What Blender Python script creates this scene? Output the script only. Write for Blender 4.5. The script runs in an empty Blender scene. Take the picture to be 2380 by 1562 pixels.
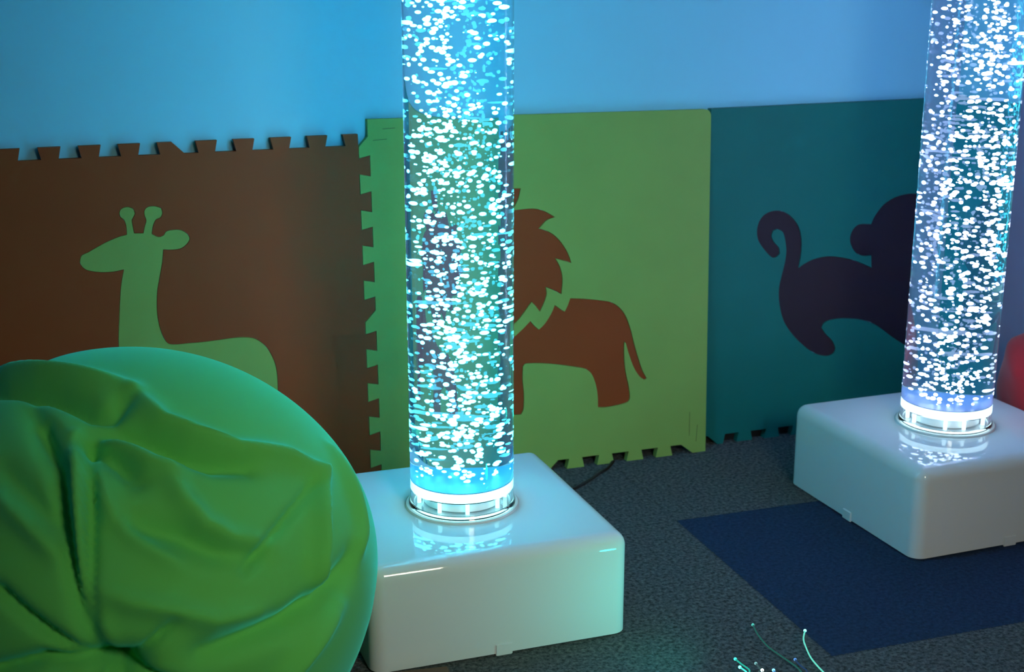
import bpy, bmesh, math, random
import numpy as np
from mathutils import Vector, Matrix

sc = bpy.context.scene
COL = sc.collection

# ---------------------------------------------------------------- camera
cam_data = bpy.data.cameras.new('camera')
cam_data.sensor_fit = 'HORIZONTAL'
cam_data.sensor_width = 36.0
cam_data.lens = 49.54
cam_data.clip_start = 0.02
cam_data.dof.use_dof = True
cam_data.dof.focus_distance = 1.9
cam_data.dof.aperture_fstop = 8.0
cam = bpy.data.objects.new('camera', cam_data)
COL.objects.link(cam)
CR = Vector((0.9416, -0.336733, 0.000771))
CU = Vector((0.088307, 0.249139, 0.964433))
CF = Vector((0.324948, 0.908042, -0.264325))
M = Matrix((( CR.x, CU.x, -CF.x, 0.0), (CR.y, CU.y, -CF.y, 0.0), (CR.z, CU.z, -CF.z, 0.930284), (0, 0, 0, 1)))
cam.matrix_world = M
sc.camera = cam

# ---------------------------------------------------------------- world, exposure
world = bpy.data.worlds.new('world')
sc.world = world
world.use_nodes = True
world.node_tree.nodes['Background'].inputs[0].default_value = (0.5, 0.7, 0.8, 1)
world.node_tree.nodes['Background'].inputs[1].default_value = 0.0
sc.view_settings.view_transform = 'Standard'
sc.view_settings.look = 'None'
sc.view_settings.exposure = 0.0
sc.view_settings.gamma = 1.0
sc.view_settings.use_curve_mapping = False
cy = sc.cycles
cy.max_bounces = 14
cy.diffuse_bounces = 4
cy.glossy_bounces = 4
cy.transmission_bounces = 12
cy.caustics_reflective = True
cy.caustics_refractive = True
cy.sample_clamp_indirect = 60.0
cy.blur_glossy = 0.0
cy.use_denoising = True
try:
    cy.denoiser = 'OPENIMAGEDENOISE'
    cy.denoising_prefilter = 'ACCURATE'
except Exception:
    pass


# ---------------------------------------------------------------- room lights (out of frame)
def area(name, loc, target, size, power, col):
    l = bpy.data.lights.new(name, 'AREA')
    l.shape = 'RECTANGLE'
    l.size, l.size_y = size
    l.energy = power
    l.color = col
    l.spread = math.radians(75)
    o = bpy.data.objects.new(name, l)
    COL.objects.link(o)
    o.location = loc
    o.rotation_euler = (Vector(target) - Vector(loc)).to_track_quat('-Z', 'Y').to_euler()
    return o


area('dimmed_room_light', (0.7, -0.10, 1.15), (0.80, 1.75, 0.1), (0.4, 0.35), 2.75, (1.0, 0.93, 0.70))

# traced outlines in metres: mat shapes as (along wall, height), folds as directions on the bag
GIRAFFE=[[0.1408,0.306],[0.1448,0.3515],[0.1495,0.3913],[0.1538,0.4163],[0.1584,0.4322],[0.1438,0.4297],[0.1233,0.4301],[0.1032,0.4345],[0.0943,0.4416],[0.0916,0.4504],[0.095,0.4601],[0.1055,0.4647],[0.1303,0.4772],[0.1548,0.4863],[0.167,0.489],[0.1669,0.5015],[0.1643,0.5124],[0.1598,0.5162],[0.1579,0.5234],[0.1608,0.5303],[0.1703,0.5337],[0.1793,0.5306],[0.1829,0.5226],[0.1796,0.5157],[0.1772,0.5109],[0.1792,0.4907],[0.1929,0.4898],[0.1954,0.4997],[0.1988,0.5095],[0.1966,0.5175],[0.1973,0.5264],[0.2035,0.5317],[0.215,0.5321],[0.224,0.528],[0.2255,0.5193],[0.2216,0.5124],[0.2144,0.5093],[0.2092,0.4988],[0.2067,0.4875],[0.2167,0.4822],[0.2245,0.4842],[0.2295,0.4903],[0.2419,0.4921],[0.2541,0.4906],[0.2624,0.4839],[0.2662,0.4756],[0.2606,0.4666],[0.2503,0.46],[0.2361,0.4588],[0.2229,0.4601],[0.2201,0.4403],[0.2152,0.4189],[0.2086,0.3902],[0.2064,0.3573],[0.2092,0.3312],[0.215,0.3121],[0.2239,0.3031],[0.2507,0.3021],[0.2868,0.3025],[0.327,0.3045],[0.349,0.3036],[0.3653,0.2983],[0.3795,0.2856],[0.3897,0.2674],[0.396,0.2456],[0.3971,0.2146],[0.3923,0.1212],[0.3652,0.1243],[0.3646,0.183],[0.3434,0.2047],[0.2129,0.2184],[0.1988,0.1438],[0.1722,0.1469],[0.1621,0.205],[0.1452,0.2629]]
MANE=[[0.8322,0.489],[0.8622,0.4895],[0.8832,0.4846],[0.905,0.4718],[0.8891,0.4671],[0.8744,0.4537],[0.895,0.4453],[0.9133,0.4297],[0.9285,0.4069],[0.9364,0.3866],[0.9238,0.3913],[0.9053,0.3975],[0.9144,0.3803],[0.9189,0.3581],[0.9163,0.3314],[0.9033,0.3388],[0.8865,0.3466],[0.8879,0.3328],[0.8816,0.3157],[0.8747,0.3025],[0.8647,0.3156],[0.8587,0.322],[0.8478,0.3083],[0.8354,0.2932],[0.82,0.2799],[0.8021,0.2947],[0.7934,0.3158],[0.7781,0.2996],[0.7697,0.3293],[0.7488,0.3224],[0.7509,0.3509],[0.7259,0.3558],[0.7381,0.3777],[0.7151,0.3964],[0.7302,0.4151],[0.7191,0.4413],[0.7412,0.4482],[0.7345,0.4767],[0.7593,0.471],[0.7701,0.4969],[0.789,0.4818],[0.8056,0.5005],[0.8187,0.487]]
TUFT=[[0.8119,0.5282],[0.8408,0.5266],[0.8369,0.5099],[0.8287,0.4949],[0.8158,0.4914],[0.8057,0.5089]]
LION_BODY=[[0.8197,0.258],[0.8382,0.271],[0.8561,0.2871],[0.8643,0.2769],[0.8719,0.2695],[0.8843,0.2802],[0.8968,0.2983],[0.9031,0.3125],[0.9139,0.3042],[0.9222,0.2985],[0.9279,0.3089],[0.9333,0.3223],[0.9623,0.3188],[0.9938,0.3133],[1.016,0.3076],[1.032,0.2958],[1.0433,0.2798],[1.0531,0.2548],[1.0597,0.23],[1.068,0.2018],[1.0779,0.1732],[1.0869,0.1569],[1.0813,0.155],[1.0715,0.1631],[1.0599,0.1811],[1.0501,0.2065],[1.0435,0.2284],[1.0406,0.2317],[1.0404,0.2044],[1.0437,0.1735],[1.0504,0.1421],[1.0521,0.1219],[1.0456,0.1148],[1.0261,0.1114],[1.0035,0.1101],[0.9874,0.1119],[0.9867,0.1365],[0.9826,0.1583],[0.9746,0.1774],[0.9619,0.1878],[0.9367,0.1948],[0.9053,0.2018],[0.8743,0.2069],[0.8465,0.2087],[0.8409,0.2042],[0.84,0.1789],[0.8421,0.1518],[0.8408,0.1248],[0.836,0.1148],[0.8243,0.1152],[0.8007,0.1178],[0.7984,0.1683],[0.782,0.1848],[0.7666,0.1716],[0.7643,0.1302],[0.7326,0.1336],[0.7366,0.1747],[0.7465,0.2179],[0.7651,0.2454],[0.7922,0.2458]]
MONKEY=[[1.3677,0.3823],[1.3704,0.3708],[1.3624,0.3639],[1.3519,0.3654],[1.3344,0.3827],[1.3219,0.4003],[1.3184,0.4209],[1.324,0.439],[1.337,0.4504],[1.3554,0.4544],[1.3764,0.4506],[1.396,0.4364],[1.4096,0.4187],[1.4166,0.3939],[1.4169,0.3675],[1.4131,0.3394],[1.4245,0.3462],[1.4453,0.3542],[1.4751,0.3577],[1.5055,0.3536],[1.5365,0.3457],[1.5637,0.334],[1.5774,0.3272],[1.5746,0.3525],[1.5557,0.3531],[1.5375,0.3621],[1.5263,0.3789],[1.5243,0.3943],[1.5311,0.409],[1.5444,0.4165],[1.5698,0.4149],[1.5762,0.429],[1.5942,0.4507],[1.6195,0.4644],[1.6455,0.4697],[1.6655,0.4694],[1.6997,0.4617],[1.7287,0.4408],[1.7471,0.4146],[1.7551,0.4024],[1.7783,0.399],[1.7921,0.3765],[1.787,0.3572],[1.7646,0.3508],[1.7526,0.332],[1.731,0.3178],[1.7386,0.2855],[1.7574,0.232],[1.7585,0.1713],[1.771,0.1375],[1.7489,0.1232],[1.7197,0.1383],[1.691,0.1492],[1.6646,0.1638],[1.6382,0.1803],[1.6095,0.2009],[1.586,0.2149],[1.5541,0.2248],[1.5185,0.2295],[1.4923,0.229],[1.4774,0.2245],[1.4723,0.2151],[1.481,0.2026],[1.4973,0.1873],[1.5059,0.1707],[1.5014,0.1593],[1.4862,0.156],[1.4617,0.1631],[1.4346,0.1814],[1.4072,0.2074],[1.3863,0.2363],[1.3746,0.2719],[1.3721,0.3027],[1.3769,0.3289],[1.382,0.3512],[1.3841,0.3736],[1.3803,0.3964],[1.3744,0.4117],[1.3636,0.418],[1.3533,0.4161],[1.3506,0.4058],[1.3566,0.3942]]
FOLDS=[[-0.013,0.13,[[-0.4807,0.2372,0.8442],[-0.414,0.2573,0.8732],[-0.3468,0.2712,0.8979]]],[-0.016,0.055,[[-0.5238,0.2424,0.8166],[-0.4026,-0.0303,0.9149],[-0.2877,-0.1477,0.9463],[-0.2142,-0.2255,0.9504],[-0.144,-0.3158,0.9378],[-0.0894,-0.3846,0.9187],[-0.0238,-0.4058,0.9136],[0.0266,-0.3601,0.9325]]],[0.012,0.07,[[-0.492,0.2406,0.8367],[-0.4025,0.1496,0.9031],[-0.2452,-0.0622,0.9675],[-0.096,-0.1894,0.9772],[0.042,-0.2879,0.9567]]],[-0.014,0.06,[[-0.1043,-0.5321,0.8403],[-0.0579,-0.5759,0.8155],[-0.0197,-0.6208,0.7837],[0.0217,-0.6876,0.7258]]],[-0.016,0.06,[[-0.0981,-0.4734,0.8754],[-0.003,-0.4877,0.873],[0.0955,-0.5323,0.8411],[0.1984,-0.5901,0.7826],[0.3063,-0.6134,0.728],[0.4234,-0.592,0.6857]]],[0.012,0.06,[[0.0611,-0.3247,0.9439],[0.1409,-0.4753,0.8685],[0.2464,-0.5249,0.8147],[0.3937,-0.5494,0.737],[0.5865,-0.4755,0.6557],[0.7142,-0.4363,0.5473]]],[0.008,0.05,[[-0.1005,-0.4968,0.862],[-0.0127,-0.5669,0.8237],[0.0805,-0.6362,0.7673],[0.1729,-0.655,0.7356]]],[0.012,0.05,[[0.7142,-0.4363,0.5473],[0.6687,-0.6091,0.4264],[0.6378,-0.7132,0.2909],[0.6437,-0.7432,0.1825]]],[-0.007,0.03,[[0.6731,-0.5104,0.5352],[0.558,-0.6708,0.4885],[0.4496,-0.7801,0.4351],[0.3574,-0.8577,0.3697]]],[-0.016,0.07,[[0.7891,-0.5768,0.2114],[0.7252,-0.6675,0.1692],[0.6405,-0.7531,0.1504],[0.5085,-0.8523,0.1225],[0.3415,-0.9318,0.1229],[0.1872,-0.9747,0.1222]]],[-0.011,0.028,[[-0.1258,-0.5263,0.8409],[-0.1268,-0.6896,0.713],[-0.1506,-0.8171,0.5565],[-0.1632,-0.8916,0.4224],[-0.1627,-0.9465,0.2785],[-0.1183,-0.9815,0.1505],[-0.0829,-0.9901,0.1135]]],[-0.012,0.035,[[-0.27,-0.3897,0.8805],[-0.25,-0.5169,0.8187],[-0.2278,-0.6267,0.7452],[-0.2225,-0.7335,0.6423],[-0.2143,-0.8227,0.5266],[-0.197,-0.9143,0.354],[-0.1746,-0.96,0.219],[-0.1326,-0.9806,0.1442],[-0.0829,-0.9901,0.1135]]],[0.012,0.04,[[-0.1581,-0.4796,0.8632],[-0.1739,-0.6443,0.7447],[-0.1798,-0.7618,0.6223],[-0.1802,-0.8705,0.458],[-0.1682,-0.9409,0.2938],[-0.1301,-0.9758,0.1757]]],[-0.01,0.03,[[-0.5152,-0.7389,0.4344],[-0.45,-0.7981,0.4006],[-0.3752,-0.867,0.3278],[-0.2938,-0.9212,0.2552],[-0.1981,-0.9631,0.182],[-0.1064,-0.9865,0.1248]]],[-0.014,0.04,[[-0.5432,-0.8337,0.0996],[-0.4732,-0.8721,0.1248],[-0.3345,-0.9267,0.1712],[-0.2003,-0.9675,0.1545],[-0.0933,-0.989,0.1149]]],[-0.01,0.08,[[-0.0462,-0.7983,0.6005],[0.0498,-0.8205,0.5695],[0.1548,-0.8324,0.5322],[0.2589,-0.8485,0.4615],[0.4122,-0.813,0.4113]]],[0.009,0.06,[[0.141,-0.6704,0.7285],[0.1712,-0.7477,0.6416],[0.233,-0.8019,0.5502],[0.3248,-0.8129,0.4833],[0.449,-0.7823,0.4317]]],[0.007,0.045,[[-0.1113,-0.6539,0.7484],[-0.0655,-0.7857,0.6152],[0.0033,-0.8401,0.5424],[0.122,-0.8853,0.4487]]],[0.008,0.06,[[-0.1311,-0.9075,0.399],[-0.0321,-0.938,0.3451],[0.0919,-0.9488,0.3023],[0.2334,-0.9447,0.2305],[0.3884,-0.8984,0.205]]],[-0.008,0.03,[[0.976,-0.2091,0.0603],[0.9667,-0.2538,-0.0318],[0.936,-0.3336,-0.1124]]],[-0.03,0.09,[[-0.0829,-0.9901,0.1135],[-0.0825,-0.9906,0.1093]]],[-0.012,0.06,[[-0.1213,-0.5187,0.8463],[-0.1186,-0.5283,0.8407]]],[-0.008,0.025,[[-0.072,-0.9902,0.1201],[0.011,-0.9808,0.1947],[0.0878,-0.9622,0.2577]]],[-0.01,0.03,[[-0.0663,-0.9925,0.1028],[0.015,-0.9984,0.0546],[0.1417,-0.9898,-0.0119]]],[-0.01,0.03,[[-0.0876,-0.9914,0.0976],[-0.1019,-0.9947,-0.0117],[-0.1238,-0.9811,-0.1487]]],[-0.008,0.03,[[-0.1007,-0.9891,0.1077],[-0.1881,-0.9812,0.0423],[-0.2827,-0.9584,-0.0393]]],[0.01,0.07,[[0.7057,-0.7044,0.0761],[0.5628,-0.8255,-0.0422],[0.4542,-0.8798,-0.1403]]],[-0.008,0.05,[[-0.3056,-0.2066,0.9295],[-0.2786,-0.4069,0.87],[-0.25,-0.5169,0.8187]]],[0.007,0.05,[[-0.4265,-0.6068,0.6708],[-0.3308,-0.7355,0.5913],[-0.2504,-0.8244,0.5077]]],[-0.006,0.05,[[-0.4182,-0.4934,0.7627],[-0.3221,-0.6608,0.6779],[-0.2417,-0.7687,0.5921]]],[0.008,0.05,[[0.8035,-0.2251,0.5511],[0.8343,-0.3404,0.4337],[0.8465,-0.4516,0.282],[0.8105,-0.5548,0.1879]]]]
FIBRES=[[[0.928,1.586,0.014],[0.92,1.557,0.014],[0.924,1.536,0.006],[0.927,1.506,0.006],[0.931,1.473,0.006],[0.931,1.43,0.006]],[[0.988,1.546,0.014],[0.973,1.525,0.014],[0.972,1.516,0.006],[0.963,1.489,0.006],[0.959,1.465,0.006],[0.956,1.439,0.006],[0.946,1.407,0.006]],[[0.857,1.506,0.014],[0.858,1.492,0.014],[0.868,1.488,0.006],[0.87,1.457,0.006]],[[0.852,1.484,0.014],[0.854,1.47,0.014],[0.862,1.454,0.006]],[[0.877,1.486,0.014],[0.875,1.471,0.014],[0.878,1.455,0.006]],[[0.876,1.467,0.014],[0.873,1.453,0.014],[0.88,1.442,0.006]],[[0.89,1.462,0.014],[0.887,1.448,0.014],[0.888,1.433,0.006]],[[0.932,1.478,0.014],[0.93,1.463,0.014],[0.939,1.46,0.006],[0.937,1.434,0.006]]]
CABLE_PTS=[[1.019,2.283,0.003],[0.996,2.255,0.003],[0.973,2.237,0.003],[0.95,2.217,0.003],[0.921,2.194,0.003],[0.898,2.179,0.003],[0.862,2.16,0.003]]

# ---------------------------------------------------------------- helpers
def tag(o, label=None, cat=None, group=None, kind=None):
    if label: o['label'] = label
    if cat: o['category'] = cat
    if group: o['group'] = group
    if kind: o['kind'] = kind
    return o


def empty(name, loc=(0, 0, 0), rot=(0, 0, 0)):
    o = bpy.data.objects.new(name, None)
    COL.objects.link(o)
    o.location = loc
    o.rotation_euler = rot
    o.empty_display_size = 0.05
    return o


def link(name, bm, mat, parent=None, smooth=None):
    me = bpy.data.meshes.new(name)
    bmesh.ops.recalc_face_normals(bm, faces=bm.faces[:])
    bm.to_mesh(me)
    bm.free()
    if smooth is not None:
        me.shade_smooth()
        if smooth > 0:
            me.set_sharp_from_angle(angle=math.radians(smooth))
    o = bpy.data.objects.new(name, me)
    me.materials.append(mat)
    COL.objects.link(o)
    if parent: o.parent = parent
    return o


def lathe(bm, prof, n=96, center=(0, 0), closed=True):
    rings = []
    for r, z in prof:
        rings.append([bm.verts.new((center[0] + r * math.cos(2 * math.pi * i / n), center[1] + r * math.sin(2 * math.pi * i / n), z)) for i in range(n)])
    pairs = list(zip(rings, rings[1:]))
    if closed: pairs.append((rings[-1], rings[0]))
    for a, b in pairs:
        for i in range(n):
            bm.faces.new((a[i], a[(i + 1) % n], b[(i + 1) % n], b[i]))
    return rings


def cylinder(bm, r, z0, z1, n=96, center=(0, 0)):
    rings = lathe(bm, [(r, z0), (r, z1)], n, center, closed=False)
    bm.faces.new(rings[0][::-1])
    bm.faces.new(rings[1])


def tube_path(bm, pts, r, n=8, taper=None):
    pts = [Vector(p) for p in pts]
    # resample with Catmull-Rom
    P = [pts[0]] + pts + [pts[-1]]
    q = []
    for i in range(1, len(P) - 2):
        for k in range(6):
            t = k / 6
            a, b, c, d = P[i - 1], P[i], P[i + 1], P[i + 2]
            q.append(0.5 * ((2 * b) + (c - a) * t + (2 * a - 5 * b + 4 * c - d) * t * t + (3 * b - a - 3 * c + d) * t ** 3))
    q.append(pts[-1])
    rings = []
    up = Vector((0, 0, 1))
    for i, p in enumerate(q):
        d = (q[min(i + 1, len(q) - 1)] - q[max(i - 1, 0)]).normalized()
        s = d.cross(up)
        if s.length < 1e-4: s = Vector((1, 0, 0))
        s.normalize()
        u = s.cross(d)
        rr = r if taper is None else r * taper(i / (len(q) - 1))
        rings.append([bm.verts.new(p + rr * (math.cos(a) * s + math.sin(a) * u)) for a in [2 * math.pi * j / n for j in range(n)]])
    for a, b in zip(rings, rings[1:]):
        for j in range(n):
            bm.faces.new((a[j], a[(j + 1) % n], b[(j + 1) % n], b[j]))
    bm.faces.new(rings[0][::-1])
    bm.faces.new(rings[-1])


def rounded_box(bm, w, d, h, r, seg=7):
    res = bmesh.ops.create_cube(bm, size=1.0)
    for v in res['verts']:
        v.co = Vector((v.co.x * w, v.co.y * d, (v.co.z + 0.5) * h))
    eds = [e for e in bm.edges if not (e.verts[0].co.z < 1e-6 and e.verts[1].co.z < 1e-6)]
    bmesh.ops.bevel(bm, geom=eds, offset=r, segments=seg, profile=0.5, affect='EDGES', clamp_overlap=True)


# ---------------------------------------------------------------- materials
def principled(name, color=(0.8, 0.8, 0.8), rough=0.5, ior=1.5, **kw):
    m = bpy.data.materials.new(name)
    m.use_nodes = True
    b = m.node_tree.nodes['Principled BSDF']
    b.inputs['Base Color'].default_value = (*color, 1)
    b.inputs['Roughness'].default_value = rough
    b.inputs['IOR'].default_value = ior
    for k, v in kw.items():
        b.inputs[k.replace('_', ' ')].default_value = v
    return m, m.node_tree, b


def add_noise_bump(nt, b, scale, strength, dist, detail=3.0):
    geo = nt.nodes.new('ShaderNodeNewGeometry')
    n = nt.nodes.new('ShaderNodeTexNoise')
    n.inputs['Scale'].default_value = scale
    n.inputs['Detail'].default_value = detail
    nt.links.new(geo.outputs['Position'], n.inputs['Vector'])
    bp = nt.nodes.new('ShaderNodeBump')
    bp.inputs['Strength'].default_value = strength
    bp.inputs['Distance'].default_value = dist
    nt.links.new(n.outputs['Fac'], bp.inputs['Height'])
    nt.links.new(bp.outputs['Normal'], b.inputs['Normal'])
    return geo, n, bp


def vary(nt, b, geo, color, scale, amount):
    n = nt.nodes.new('ShaderNodeTexNoise')
    n.inputs['Scale'].default_value = scale
    n.inputs['Detail'].default_value = 2.0
    nt.links.new(geo.outputs['Position'], n.inputs['Vector'])
    mr = nt.nodes.new('ShaderNodeMapRange')
    mr.inputs['From Min'].default_value = 0.3
    mr.inputs['From Max'].default_value = 0.7
    mr.inputs['To Min'].default_value = 1 - amount
    mr.inputs['To Max'].default_value = 1 + amount
    nt.links.new(n.outputs['Fac'], mr.inputs['Value'])
    mx = nt.nodes.new('ShaderNodeMix')
    mx.data_type = 'RGBA'
    mx.blend_type = 'MULTIPLY'
    mx.inputs['Factor'].default_value = 1.0
    mx.inputs['A'].default_value = (*color, 1)
    nt.links.new(mr.outputs['Result'], mx.inputs['B'])
    nt.links.new(mx.outputs['Result'], b.inputs['Base Color'])


def foam(name, color):
    m, nt, b = principled(name, color, 0.62, 1.4)
    geo, n, bp = add_noise_bump(nt, b, 900, 0.25, 0.0004)
    vary(nt, b, geo, color, 12, 0.03)
    return m


M_lime = foam('lime_foam', (0.23, 0.39, 0.095))
M_orange = foam('orange_foam', (0.27, 0.050, 0.008))
M_teal = foam('teal_foam', (0.0, 0.15, 0.14))
M_navyfoam = foam('dark_violet_foam', (0.022, 0.013, 0.025))

M_wall, nt, b = principled('blue_wall_paint', (0.24, 0.66, 0.88), 0.7, 1.4)
add_noise_bump(nt, b, 160, 0.15, 0.0006)
M_side, nt, b = principled('lavender_wall_paint', (0.30, 0.26, 0.42), 0.7, 1.4)
add_noise_bump(nt, b, 160, 0.15, 0.0006)
M_ceiling, nt, b = principled('ceiling_paint', (0.5, 0.52, 0.55), 0.9)

M_white, nt, b = principled('glossy_white_plastic', (0.62, 0.70, 0.75), 0.04, 1.5)
M_matte, nt, b = principled('matte_white_plastic', (0.8, 0.82, 0.85), 0.5)
M_fabric, nt, b = principled('lime_cotton', (0.125, 0.60, 0.11), 0.85, 1.3, Sheen_Weight=0.9, Sheen_Roughness=0.45, Sheen_Tint=(0.08, 0.8, 0.7, 1))  # turquoise sheen tint imitates the tube light along the bag's rim
geo, n, bp = add_noise_bump(nt, b, 1400, 0.35, 0.0005)
M_red, nt, b = principled('red_cotton', (0.50, 0.014, 0.025), 0.7, 1.4, Sheen_Weight=0.2)
add_noise_bump(nt, b, 900, 0.3, 0.0005)
M_rubber, nt, b = principled('black_rubber', (0.012, 0.012, 0.014), 0.5)
M_brownbit, nt, b = principled('dark_brown_plastic', (0.10, 0.065, 0.04), 0.6)
M_slit, nt, b = principled('dark_slit', (0.05, 0.06, 0.02), 0.8)


def glass(name, ior, color=(1, 1, 1)):
    m = bpy.data.materials.new(name)
    m.use_nodes = True
    nt = m.node_tree
    nt.nodes.clear()
    g = nt.nodes.new('ShaderNodeBsdfGlass')
    g.inputs['IOR'].default_value = ior
    g.inputs['Roughness'].default_value = 0.0
    g.inputs['Color'].default_value = (*color, 1)
    o = nt.nodes.new('ShaderNodeOutputMaterial'); o.name = 'Material Output'
    nt.links.new(g.outputs[0], o.inputs[0])
    return m


M_acrylic = glass('clear_acrylic', 1.49)
M_water = glass('tube_water', 1.333 / 1.49)
nt = M_water.node_tree
vem = nt.nodes.new('ShaderNodeEmission')
vem.inputs[0].default_value = (0.02, 0.5, 1.0, 1)
vem.inputs[1].default_value = 1.1  # volume emission stands in for tube light scattered in the water
nt.links.new(vem.outputs[0], nt.nodes['Material Output'].inputs['Volume'])
M_cavity = glass('tube_air_gap', 1.0 / 1.49)
M_plate, nt, b = principled('pale_plate', (0.03, 0.07, 0.14), 0.4)


def glow(name, color, strength):
    m = bpy.data.materials.new(name)
    m.use_nodes = True
    nt = m.node_tree
    nt.nodes.clear()
    g = nt.nodes.new('ShaderNodeEmission')
    g.inputs[0].default_value = (*color, 1)
    g.inputs[1].default_value = strength
    o = nt.nodes.new('ShaderNodeOutputMaterial'); o.name = 'Material Output'
    nt.links.new(g.outputs[0], o.inputs[0])
    return m


# carpet: grey blue loop pile laid as square tiles, one of them navy
M_carpet, nt, b = principled('carpet', (0.1, 0.1, 0.1), 0.95, 1.3)
geo = nt.nodes.new('ShaderNodeNewGeometry')
sep = nt.nodes.new('ShaderNodeSeparateXYZ')
nt.links.new(geo.outputs['Position'], sep.inputs[0])


def mth(op, a, bb=None, c=None):
    n = nt.nodes.new('ShaderNodeMath')
    n.operation = op
    for i, v in enumerate((a, bb, c)):
        if v is None: continue
        if isinstance(v, (int, float)): n.inputs[i].default_value = v
        else: nt.links.new(v, n.inputs[i])
    return n.outputs[0]


wob = nt.nodes.new('ShaderNodeTexNoise')
wob.inputs['Scale'].default_value = 260
nt.links.new(geo.outputs['Position'], wob.inputs['Vector'])
wv = mth('MULTIPLY', mth('SUBTRACT', wob.outputs['Fac'], 0.5), 0.006)
X = mth('ADD', mth('ADD', sep.outputs['X'], wv), mth('MULTIPLY', mth('SUBTRACT', sep.outputs['Y'], 1.99), -0.02))
Y = mth('ADD', mth('ADD', sep.outputs['Y'], wv), mth('MULTIPLY', mth('SUBTRACT', sep.outputs['X'], 1.01), 0.01))
navy = mth('MULTIPLY', mth('COMPARE', X, 1.258, 0.25), mth('COMPARE', Y, 1.741, 0.25))
fx = mth('ABSOLUTE', mth('SUBTRACT', mth('FRACT', mth('DIVIDE', mth('SUBTRACT', X, 1.008), 0.5)), 0.5))
fy = mth('ABSOLUTE', mth('SUBTRACT', mth('FRACT', mth('DIVIDE', mth('SUBTRACT', Y, 1.491), 0.5)), 0.5))
seam = mth('GREATER_THAN', mth('MAXIMUM', fx, fy), 0.4965)
n1 = nt.nodes.new('ShaderNodeTexNoise')
n1.inputs['Scale'].default_value = 160
n1.inputs['Detail'].default_value = 4
n1.inputs['Roughness'].default_value = 0.7
nt.links.new(geo.outputs['Position'], n1.inputs['Vector'])
ramp = nt.nodes.new('ShaderNodeValToRGB')
ramp.color_ramp.elements[0].position = 0.36
ramp.color_ramp.elements[0].color = (0.02, 0.032, 0.038, 1)
ramp.color_ramp.elements[1].position = 0.66
ramp.color_ramp.elements[1].color = (0.13, 0.155, 0.165, 1)
nt.links.new(n1.outputs['Fac'], ramp.inputs[0])
ramp2 = nt.nodes.new('ShaderNodeValToRGB')
ramp2.color_ramp.elements[0].position = 0.3
ramp2.color_ramp.elements[0].color = (0.006, 0.02, 0.055, 1)
ramp2.color_ramp.elements[1].position = 0.75
ramp2.color_ramp.elements[1].color = (0.022, 0.055, 0.13, 1)
nt.links.new(n1.outputs['Fac'], ramp2.inputs[0])
mx = nt.nodes.new('ShaderNodeMix')
mx.data_type = 'RGBA'
nt.links.new(navy, mx.inputs['Factor'])
nt.links.new(ramp.outputs[0], mx.inputs['A'])
nt.links.new(ramp2.outputs[0], mx.inputs['B'])
mx2 = nt.nodes.new('ShaderNodeMix')
mx2.data_type = 'RGBA'
nt.links.new(mth('MULTIPLY', seam, 0.35), mx2.inputs['Factor'])
nt.links.new(mx.outputs['Result'], mx2.inputs['A'])
mx2.inputs['B'].default_value = (0.02, 0.03, 0.04, 1)
nt.links.new(mx2.outputs['Result'], b.inputs['Base Color'])
bp = nt.nodes.new('ShaderNodeBump')
bp.inputs['Strength'].default_value = 0.8
bp.inputs['Distance'].default_value = 0.003
nt.links.new(n1.outputs['Fac'], bp.inputs['Height'])
nt.links.new(bp.outputs['Normal'], b.inputs['Normal'])

# ---------------------------------------------------------------- room
WALL_Y, WALL_X, LEFT_X, FRONT_Y, TOP_Z = 2.3275, 1.87, -2.2, -2.0, 2.5


def slab(name, lo, hi, mat):
    bm = bmesh.new()
    res = bmesh.ops.create_cube(bm, size=1.0)
    for v in res['verts']:
        v.co = Vector([lo[i] + (v.co[i] + 0.5) * (hi[i] - lo[i]) for i in range(3)])
    return tag(link(name, bm, mat), kind='structure')


slab('floor', (LEFT_X, FRONT_Y, -0.1), (WALL_X, WALL_Y, 0.0), M_carpet)
slab('ceiling', (LEFT_X, FRONT_Y, TOP_Z), (WALL_X, WALL_Y, TOP_Z + 0.1), M_ceiling)
slab('wall_back', (LEFT_X - 0.1, WALL_Y, -0.1), (WALL_X + 0.1, WALL_Y + 0.1, TOP_Z + 0.1), M_wall)
slab('wall_right', (WALL_X, FRONT_Y, -0.1), (WALL_X + 0.1, WALL_Y, TOP_Z + 0.1), M_side)
slab('wall_left', (LEFT_X - 0.1, FRONT_Y, -0.1), (LEFT_X, WALL_Y, TOP_Z + 0.1), M_wall)
slab('wall_front', (LEFT_X - 0.1, FRONT_Y - 0.1, -0.1), (WALL_X + 0.1, FRONT_Y, TOP_Z + 0.1), M_wall)

slab('dark_strip_back', (LEFT_X, WALL_Y - 0.003, 0.0), (WALL_X, WALL_Y, 0.06), M_rubber)  # thin dark strip added along the wall foot, behind the mat gaps


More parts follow.
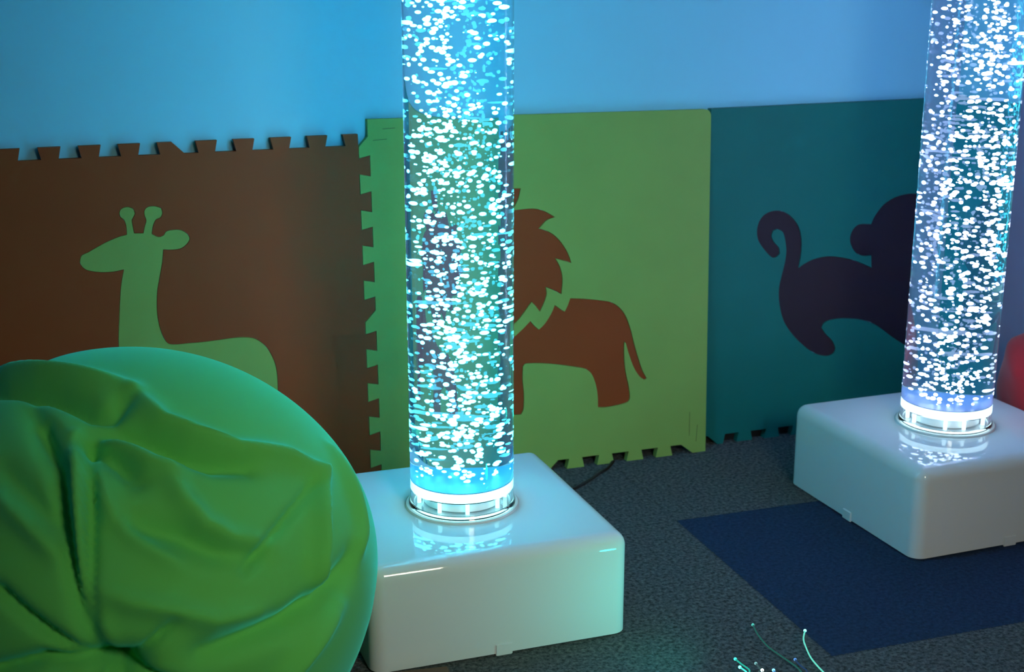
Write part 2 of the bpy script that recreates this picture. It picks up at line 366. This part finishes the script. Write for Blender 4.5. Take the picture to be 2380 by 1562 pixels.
# ---------------------------------------------------------------- foam puzzle mats
def smooth_poly(pts, corner=48, sub=4):
    n = len(pts)
    P = [Vector((p[0], p[1])) for p in pts]
    sharp = []
    for i in range(n):
        a = P[i] - P[i - 1]
        b_ = P[(i + 1) % n] - P[i]
        ang = math.degrees(abs(a.angle_signed(b_))) if a.length > 0 and b_.length > 0 else 0
        sharp.append(ang > corner)
    out = []
    for i in range(n):
        p1, p2 = P[i], P[(i + 1) % n]
        t1 = (p2 - P[i - 1]) * 0.5 if not sharp[i] else (p2 - p1)
        t2 = (P[(i + 2) % n] - p1) * 0.5 if not sharp[(i + 1) % n] else (p2 - p1)
        L = (p2 - p1).length
        if t1.length > 1.2 * L: t1 = t1.normalized() * 1.2 * L
        if t2.length > 1.2 * L: t2 = t2.normalized() * 1.2 * L
        for k in range(sub):
            t = k / sub
            h00, h10, h01, h11 = 2*t**3-3*t**2+1, t**3-2*t**2+t, -2*t**3+3*t**2, t**3-t**2
            out.append(tuple(h00 * p1 + h10 * t1 + h01 * p2 + h11 * t2))
    return out


def shrink(poly, d):
    n = len(poly)
    area_ = sum(poly[i][0] * poly[(i + 1) % n][1] - poly[(i + 1) % n][0] * poly[i][1] for i in range(n))
    s = 1 if area_ > 0 else -1
    out = []
    for i in range(n):
        a, p, c = Vector(poly[i - 1]), Vector(poly[i]), Vector(poly[(i + 1) % n])
        e1, e2 = (p - a), (c - p)
        if e1.length < 1e-9 or e2.length < 1e-9:
            out.append(tuple(p)); continue
        e1.normalize(); e2.normalize()
        nn = Vector((-(e1.y + e2.y), e1.x + e2.x))
        if nn.length < 0.3:
            out.append(tuple(p)); continue
        nn.normalize()
        out.append(tuple(p + nn * d * s))
    return out


def sheet(name, outline, holes, y0, thick, mat, parent):
    bm = bmesh.new()
    edges = []
    for loop in [outline] + holes:
        vs = [bm.verts.new((x, y0, z)) for x, z in loop]
        for i in range(len(vs)):
            edges.append(bm.edges.new((vs[i], vs[(i + 1) % len(vs)])))
    bmesh.ops.triangle_fill(bm, use_beauty=True, use_dissolve=False, edges=edges, normal=(0, -1, 0))
    ext = bmesh.ops.extrude_face_region(bm, geom=bm.faces[:])
    for v in [g for g in ext['geom'] if isinstance(g, bmesh.types.BMVert)]:
        v.co.y += thick
    return link(name, bm, mat, parent)


PITCH, DEP, TIP, NECK, THICK = 0.0605, 0.019, 0.0172, 0.013, 0.014


def teeth_path(centres, e=0.0, odd=None):
    """(along, out) pairs of dovetail teeth, in travel order; the odd one has one slanted side"""
    out = []
    for c in centres:
        if odd is not None and abs(c - odd) < 1e-6:
            out += [(c - NECK - e, 0), (c - TIP - e, DEP), (c + 0.006 + e, DEP), (c + 0.0254 + e, 0)]
        else:
            out += [(c - NECK - e, 0), (c - TIP - e, DEP), (c + TIP + e, DEP), (c + NECK + e, 0)]
    return out


X1, ZT, ZB = 0.5525, 0.614, 0.019
# the shared edge between the orange and the lime mat, measured downwards from the top of the orange body
right_c = [ZT - (0.579 - PITCH * k) for k in range(9)]
right_odd = right_c[4]


def orange_outline():
    o = [(-0.055, ZB), (-0.055, ZT)]
    cs = [0.2415 + PITCH * k for k in range(-4, 5)]
    o += [(x, ZT + d) for x, d in teeth_path(cs, 0, cs[4])]
    o += [(0.531, ZT), (0.5268, ZT + DEP), (X1, ZT + DEP)]
    o += [(X1 + d, ZT - t) for t, d in teeth_path(right_c, 0, right_odd)]
    o += [(X1, 0.0475), (X1 + DEP, 0.0517), (X1 + DEP, ZB)]
    cs = [0.515 - PITCH * k for k in range(9)]
    for c in cs:
        o += [(c + NECK, ZB), (c + TIP, 0.0), (c - TIP, 0.0), (c - NECK, ZB)]
    return o


def lime_outline():
    g = 0.0007
    left = [(X1 + g + d, ZT - t) for t, d in teeth_path(right_c, g, right_odd)]      # top to bottom
    o = [(X1 + g, 0.611), (0.5695, 0.628), (0.5695, 0.657)]
    top = []
    for k in range(9):
        a = math.pi / 2 * (1 - k / 8)
        top.append((1.2115 - 0.012 + 0.012 * math.cos(a), 0.651 - 0.012 + 0.012 * math.sin(a)))
    o += top
    o += [(1.2115, 0.0), (1.184, 0.0), (1.160, DEP)]
    for k in range(9):
        c = 1.124 - PITCH * k
        if k == 4:
            o += [(c + 0.0254, DEP), (c + 0.006, 0.0), (c - TIP, 0.0), (c - NECK, DEP)]
        else:
            o += [(c + NECK, DEP), (c + TIP, 0.0), (c - TIP, 0.0), (c - NECK, DEP)]
    o += [(X1 + g + DEP, DEP), (X1 + g + DEP, 0.0517 + g), (X1 + g, 0.0475 + g)]
    return o + left[::-1]


def teal_outline():
    o = [(1.2128, DEP), (1.2128, 0.6505), (1.862, 0.6545), (1.862, DEP)]
    o += [(1.85, DEP)]
    cs = [1.3115 + PITCH * k for k in range(9)]
    for c in cs[::-1]:
        o += [(c + NECK, DEP), (c + TIP, 0.0), (c - TIP, 0.0), (c - NECK, DEP)]
    o += [(1.268, DEP), (1.2642, 0.0), (1.252, 0.0), (1.230, DEP)]
    return o


def mat_thing(label, y0, lean):
    return tag(empty('foam_mat', (0, y0, 0.0005), (-lean, 0, 0)), label, 'foam mat', 'animal puzzle mats leaning on the wall')


LEAN = 0.044765
t = mat_thing('orange brown puzzle mat with a green giraffe, behind the green beanbag', 2.281, LEAN)
g = smooth_poly(GIRAFFE, 60)
sheet('sheet', orange_outline(), [g], 0, THICK, M_orange, t)
tag(sheet('giraffe_cutout', shrink(g, 0.0007), [], 0.0008, THICK - 0.0016, M_lime, t), 'green giraffe shape')

t = mat_thing('yellow green puzzle mat with an orange lion, directly behind the nearer bubble tube', 2.281, LEAN)
h1, h2, h3 = smooth_poly(MANE), smooth_poly(LION_BODY), smooth_poly(TUFT, 30)
sheet('sheet', lime_outline(), [h1, h2, h3], 0, THICK, M_lime, t)
tag(sheet('lion_head_cutout', shrink(h1, 0.0006), [], 0.0014, THICK - 0.002, M_orange, t), 'orange lion head with jagged mane')
tag(sheet('lion_body_cutout', shrink(h2, 0.0006), [], 0.0014, THICK - 0.002, M_orange, t), 'orange lion body with tail')
tag(sheet('tuft_cutout', shrink(h3, 0.0006), [], 0.0014, THICK - 0.002, M_orange, t), 'small orange shape above the lion')
for x0, z0, x1, z1 in [(1.1765, 0.035, 1.1768, 0.082), (1.191, 0.022, 1.1935, 0.055), (0.578, 0.6215, 0.602, 0.6228), (0.595, 0.640, 0.617, 0.6408)]:
    bm = bmesh.new()
    d = Vector((x1 - x0, z1 - z0)).normalized()
    nrm = Vector((-d.y, d.x)) * 0.0004
    q = [(x0 + nrm.x, z0 + nrm.y), (x0 - nrm.x, z0 - nrm.y), (x1 - nrm.x, z1 - nrm.y), (x1 + nrm.x, z1 + nrm.y)]
    f = [bm.verts.new((a, -0.0002, c)) for a, c in q]
    r_ = [bm.verts.new((a, 0.0006, c)) for a, c in q]
    bm.faces.new(f)
    bm.faces.new(r_[::-1])
    for i in range(4):
        bm.faces.new((f[i], f[(i + 1) % 4], r_[(i + 1) % 4], r_[i]))
    link('slit', bm, M_slit, t)

t = mat_thing('dark teal puzzle mat with a near black monkey, right of the lion mat', 2.309, 0.004615)
h1 = smooth_poly(MONKEY, 62)
sheet('sheet', teal_outline(), [h1], 0, THICK, M_teal, t)
tag(sheet('monkey_cutout', shrink(h1, 0.0007), [], 0.0012, THICK - 0.002, M_navyfoam, t), 'near black monkey shape with curled tail')


# ---------------------------------------------------------------- bubble tubes
def bubble_tube(x, y, rot, col, disc_col, seed, label, strength, nb):
    rnd = random.Random(seed)
    W, H, R = 0.370, 0.152, 0.075
    t = tag(empty('bubble_tube_lamp', (x, y, 0), (0, 0, rot)), label, 'bubble tube', 'lit bubble tubes on white bases')
    bm = bmesh.new()
    rounded_box(bm, W, W, H - 0.003, 0.021)
    bmesh.ops.translate(bm, verts=bm.verts[:], vec=(0, 0, 0.003))
    base = link('base', bm, M_white, t, 40)
    for dx, dy, sx, sy in ((0, -W / 2, 1, 0), (-W / 2, 0, 0, 1), (W / 2, 0, 0, 1), (0, W / 2, 1, 0)):
        bm = bmesh.new()
        res = bmesh.ops.create_cube(bm, size=1.0)
        for v in res['verts']:
            v.co = Vector((dx + v.co.x * (0.024 if sx else 0.004), dy + v.co.y * (0.024 if sy else 0.004), (v.co.z + 0.5) * 0.017))
        bmesh.ops.bevel(bm, geom=bm.edges[:], offset=0.001, segments=2, affect='EDGES')
        link('foot', bm, M_white, base, 40)
    z0 = H
    # pale flange on the base
    bm = bmesh.new()
    lathe(bm, [(0.0, z0 - 0.001), (0.0001, z0 + 0.0025), (0.0815, z0 + 0.0025), (0.0835, z0 + 0.0008), (0.0835, z0 - 0.001)][1:4] + [(0.0835, z0 - 0.001), (0.0001, z0 - 0.001)], 96)
    link('flange', bm, M_white, t, 40)
    # clear ring that seats the tube
    bm = bmesh.new()
    lathe(bm, [(R + 0.0004, z0 + 0.0028), (R + 0.0026, z0 + 0.0028), (R + 0.0026, z0 + 0.007), (R + 0.0016, z0 + 0.009), (R + 0.0004, z0 + 0.009)], 96)
    link('seat_ring', bm, M_acrylic, t, 40)
    # acrylic tube, hollow at the foot, full of water above the light plate
    top = 1.50
    zp = z0 + 0.030
    bm = bmesh.new()
    cylinder(bm, R, z0 + 0.003, top, 128)
    link('tube', bm, M_acrylic, t, 40)
    bm = bmesh.new()
    cylinder(bm, R - 0.0035, zp + 0.0025, top - 0.02, 128)
    link('water', bm, M_water, t, 40)
    # air gap in the foot
    bm = bmesh.new()
    cylinder(bm, R - 0.0045, z0 + 0.008, zp - 0.004, 128)
    link('foot_cavity', bm, M_cavity, t, 40)
    bm = bmesh.new()
    cylinder(bm, 0.056, z0 + 0.0085, zp - 0.0045, 64)
    link('pale_core', bm, M_matte, t, 40)  # pale core added inside the foot to make its windows look bright
    # plate under the water, its glowing rim, and the posts that carry it
    bm = bmesh.new()
    cylinder(bm, R - 0.0042, zp + 0.0105, zp + 0.0122, 96)
    link('bubble_plate', bm, M_plate, t, 40)
    mdisc = glow('light_rim_%d' % seed, disc_col, 3.0)
    bm = bmesh.new()
    lathe(bm, [(R - 0.0032, zp - 0.002), (R - 0.0014, zp - 0.002), (R - 0.0014, zp + 0.0112), (R - 0.0032, zp + 0.0112)], 96)
    link('light_rim', bm, mdisc, t, 40)
    bm = bmesh.new()
    lathe(bm, [(R - 0.0040, z0 + 0.0042), (R - 0.0018, z0 + 0.0042), (R - 0.0018, z0 + 0.0062), (R - 0.0040, z0 + 0.0062)], 96)
    link('light_ring', bm, glow('light_ring_%d' % seed, disc_col, 3.5), t, 40)
    for k in range(9):
        a = 2 * math.pi * (k + 0.5 * rnd.random()) / 9 + seed
        bm = bmesh.new()
        cylinder(bm, 0.0030, z0 + 0.0082, zp - 0.0042, 12, ((R - 0.012) * math.cos(a), (R - 0.012) * math.sin(a)))
        link('post', bm, mdisc, t, 40)
    # cap far above
    bm = bmesh.new()
    lathe(bm, [(0.0001, top - 0.0), (R + 0.006, top), (R + 0.006, top + 0.03), (R, top + 0.036), (0.0001, top + 0.036)], 64)
    link('cap', bm, M_white, t, 40)
    # bubbles
    ico = bmesh.new()
    bmesh.ops.create_icosphere(ico, subdivisions=2, radius=1.0)
    V = np.array([v.co[:] for v in ico.verts])
    Fc = np.array([[v.index for v in f.verts] for f in ico.faces])
    ico.free()
    streams = [(0.045 * rnd.random() ** 0.5, 2 * math.pi * rnd.random(), 2.5 + 6 * rnd.random(), rnd.choice((-1, 1))) for _ in range(7)]
    verts, faces = [], []
    k = 0
    tries = 0
    while k < nb and tries < nb * 20:
        tries += 1
        z = zp + 0.014 + (top - 0.04 - zp) * rnd.random()
        if rnd.random() < 0.72:
            rr, ph, w, sg = rnd.choice(streams)
            a = ph + sg * w * z
            cx = rr * math.cos(a) + rnd.gauss(0, 0.011)
            cy_ = rr * math.sin(a) + rnd.gauss(0, 0.011)
        else:
            a, rr = 2 * math.pi * rnd.random(), 0.067 * rnd.random() ** 0.5
            cx, cy_ = rr * math.cos(a), rr * math.sin(a)
        u = rnd.random()
        r = 0.0008 + 0.0008 * rnd.random() if u < 0.25 else 0.0021 + 0.0017 * rnd.random() ** 1.4
        r *= 0.93 if seed == 3 else 0.88
        if math.hypot(cx, cy_) > R - 0.005 - r: continue
        s = np.array([r * (1.0 + 0.25 * rnd.random()), r * (1.0 + 0.25 * rnd.random()), r * (0.8 + 0.2 * rnd.random())])
        verts.append(V * s + np.array([cx, cy_, z]))
        faces.append(Fc + k * len(V))
        k += 1
    me = bpy.data.meshes.new('bubbles')
    me.from_pydata(np.concatenate(verts).tolist(), [], np.concatenate(faces).tolist())
    me.shade_smooth()
    me.materials.append(glow('lit_bubble_%d' % seed, col, strength))  # emission stands in for the LED light that bubbles scatter
    o = bpy.data.objects.new('bubbles', me)
    COL.objects.link(o)
    o.parent = t
    tag(o, 'glowing bubbles rising in the water', kind='stuff')
    return t


bubble_tube(0.5783, 1.8314, -0.002, (0.06, 0.66, 1.0), (0.35, 0.95, 1.0), 3,
            'lit cyan bubble tube on the nearer white base, beside the green beanbag', 18.5, 2150)
bubble_tube(1.4669, 1.9026, 0.021, (0.46, 0.60, 1.0), (0.6, 0.9, 1.0), 8,
            'lit blue white bubble tube on the farther white base, before the monkey mat', 11.5, 2200)


# ---------------------------------------------------------------- green beanbag
def beanbag(name, centre, radii, folds, sub, mat, zmin):
    bm = bmesh.new()
    bmesh.ops.create_icosphere(bm, subdivisions=sub, radius=1.0)
    D = np.array([v.co[:] for v in bm.verts])
    disp = np.zeros(len(D))
    rng = np.random.RandomState(5)
    for _ in range(7):
        k = rng.normal(size=3) * 2.6
        disp += 0.0016 * np.sin(D @ k + rng.rand() * 6.28)
    for amp, w, pts in folds:
        P = np.array(pts)
        best = np.full(len(D), 9.0)
        tb = np.zeros(len(D))
        n = len(P) - 1
        for i in range(n):
            a, b_ = P[i], P[i + 1]
            ab = b_ - a
            t_ = np.clip(((D - a) @ ab) / max(ab @ ab, 1e-9), 0, 1)
            dd = np.linalg.norm(D - (a + t_[:, None] * ab), axis=1)
            m = dd < best
            best[m] = dd[m]
            tb[m] = ((i + t_) / n)[m]
        taper = 1.0 if n == 1 else (0.35 + 0.65 * np.sin(np.pi * np.clip(tb, 0.02, 0.98)) ** 0.6)
        disp += 1.75 * amp * taper * np.exp(-(best / (0.72 * w)) ** 1.7)
    S = np.array(radii)
    Pn = D * S
    N = D / S
    N /= np.linalg.norm(N, axis=1)[:, None]
    Q = np.array(centre) + Pn + N * disp[:, None]
    low = Q[:, 2] < zmin + 0.02
    Q[low, 2] = zmin + 0.02 - 0.02 * (1 - np.exp(-(zmin + 0.02 - Q[low, 2]) / 0.02))
    for v, q in zip(bm.verts, Q):
        v.co = q - np.array([centre[0], centre[1], 0])
    o = link(name, bm, mat, None, 0)
    o.location = (centre[0], centre[1], 0)
    return o


o = beanbag('beanbag', (0.0885, 1.64, 0.198), (0.301, 0.303, 0.276), FOLDS, 7, M_fabric, 0.0)
tag(o, 'large lime green fabric beanbag with gathered folds, left of the nearer tube', 'beanbag')
rf = [(-0.012, 0.10, [[-0.6, -0.5, 0.6], [-0.9, 0.1, 0.3], [-0.7, 0.6, -0.1]]), (0.006, 0.2, [[-0.8, 0.5, 0.3], [-0.3, 0.8, 0.5]])]
o = beanbag('beanbag', (1.765, 1.86, 0.147), (0.099, 0.26, 0.15), rf, 5, M_red, 0.0)
tag(o, 'dark red beanbag squeezed between the farther white base and the right wall', 'beanbag')

# ---------------------------------------------------------------- fibre optic strands
FG = [(0.15, 0.9, 0.75), (0.2, 1.0, 0.8), (0.05, 0.9, 0.7), (0.1, 1.0, 0.85), (0.3, 0.7, 0.7), (0.8, 1.0, 0.95), (0.15, 0.5, 1.0), (0.12, 0.35, 0.8)]
FS = [0.12, 0.75, 0.5, 1.0, 0.15, 0.4, 0.5, 0.15]
TS = [0.8, 4.0, 2.5, 6.0, 0.8, 8.0, 3.0, 1.0]
t = tag(empty('fiber_optic_bundle', (0.98, 1.40, 0)), 'loose glowing fibre optic strands lying on the carpet before the navy tile', 'fibre optic lights')
for k, pts in enumerate(FIBRES):
    pts = [Vector(p) - Vector((0.98, 1.40, 0)) for p in pts]
    pts = pts + [Vector((-0.02 + 0.006 * k, -0.04, 0.006 + 0.003 * (k % 3)))]
    bm = bmesh.new()
    tube_path(bm, pts, 0.0011, 8)
    m = glow('fibre_side_glow_%d' % k, FG[k], FS[k])
    s = link('strand', bm, m, t, 60)
    bm = bmesh.new()
    bmesh.ops.create_icosphere(bm, subdivisions=3, radius=0.0021)
    bmesh.ops.translate(bm, verts=bm.verts[:], vec=pts[0])
    link('tip', bm, glow('fibre_tip_%d' % k, FG[k], TS[k]), s, 60)
bm = bmesh.new()
tube_path(bm, [(0.0, -0.03, 0.012), (-0.01, -0.12, 0.012), (0.0, -0.25, 0.012)], 0.011, 16)
link('sheath', bm, M_rubber, t, 60)
pl = bpy.data.lights.new('fibre_bundle_light', 'SPOT')
pl.spot_size = math.radians(125)
pl.spot_blend = 1.0
pl.energy = 1.05
pl.color = (0.0, 1.0, 0.78)
pl.shadow_soft_size = 0.014
po = bpy.data.objects.new('fibre_bundle_light', pl)
COL.objects.link(po)
po.location = (0.83, 1.46, 0.08)
po.rotation_euler = Vector((-0.11, 0.20, 0.02)).to_track_quat('-Z', 'Y').to_euler()

# ---------------------------------------------------------------- cable and small brown piece
bm = bmesh.new()
tube_path(bm, CABLE_PTS, 0.003, 10)
tag(link('power_cable', bm, M_rubber, None, 60), 'thin black cable on the carpet between the nearer base and the lion mat', 'cable')

bm = bmesh.new()
res = bmesh.ops.create_cube(bm, size=1.0)
for v in res['verts']:
    v.co = Vector((v.co.x * 0.075, v.co.y * 0.05, (v.co.z + 0.5) * 0.006))
    if v.co.x < 0: v.co.y *= 0.8
bmesh.ops.bevel(bm, geom=bm.edges[:], offset=0.002, segments=3, affect='EDGES')
o = link('flat_block', bm, M_brownbit, None, 40)
o.location = (0.452, 1.615, 0)
o.rotation_euler = (0, 0, -0.2)
tag(o, 'small flat dark brown piece on the carpet at the front of the nearer base', 'small object')
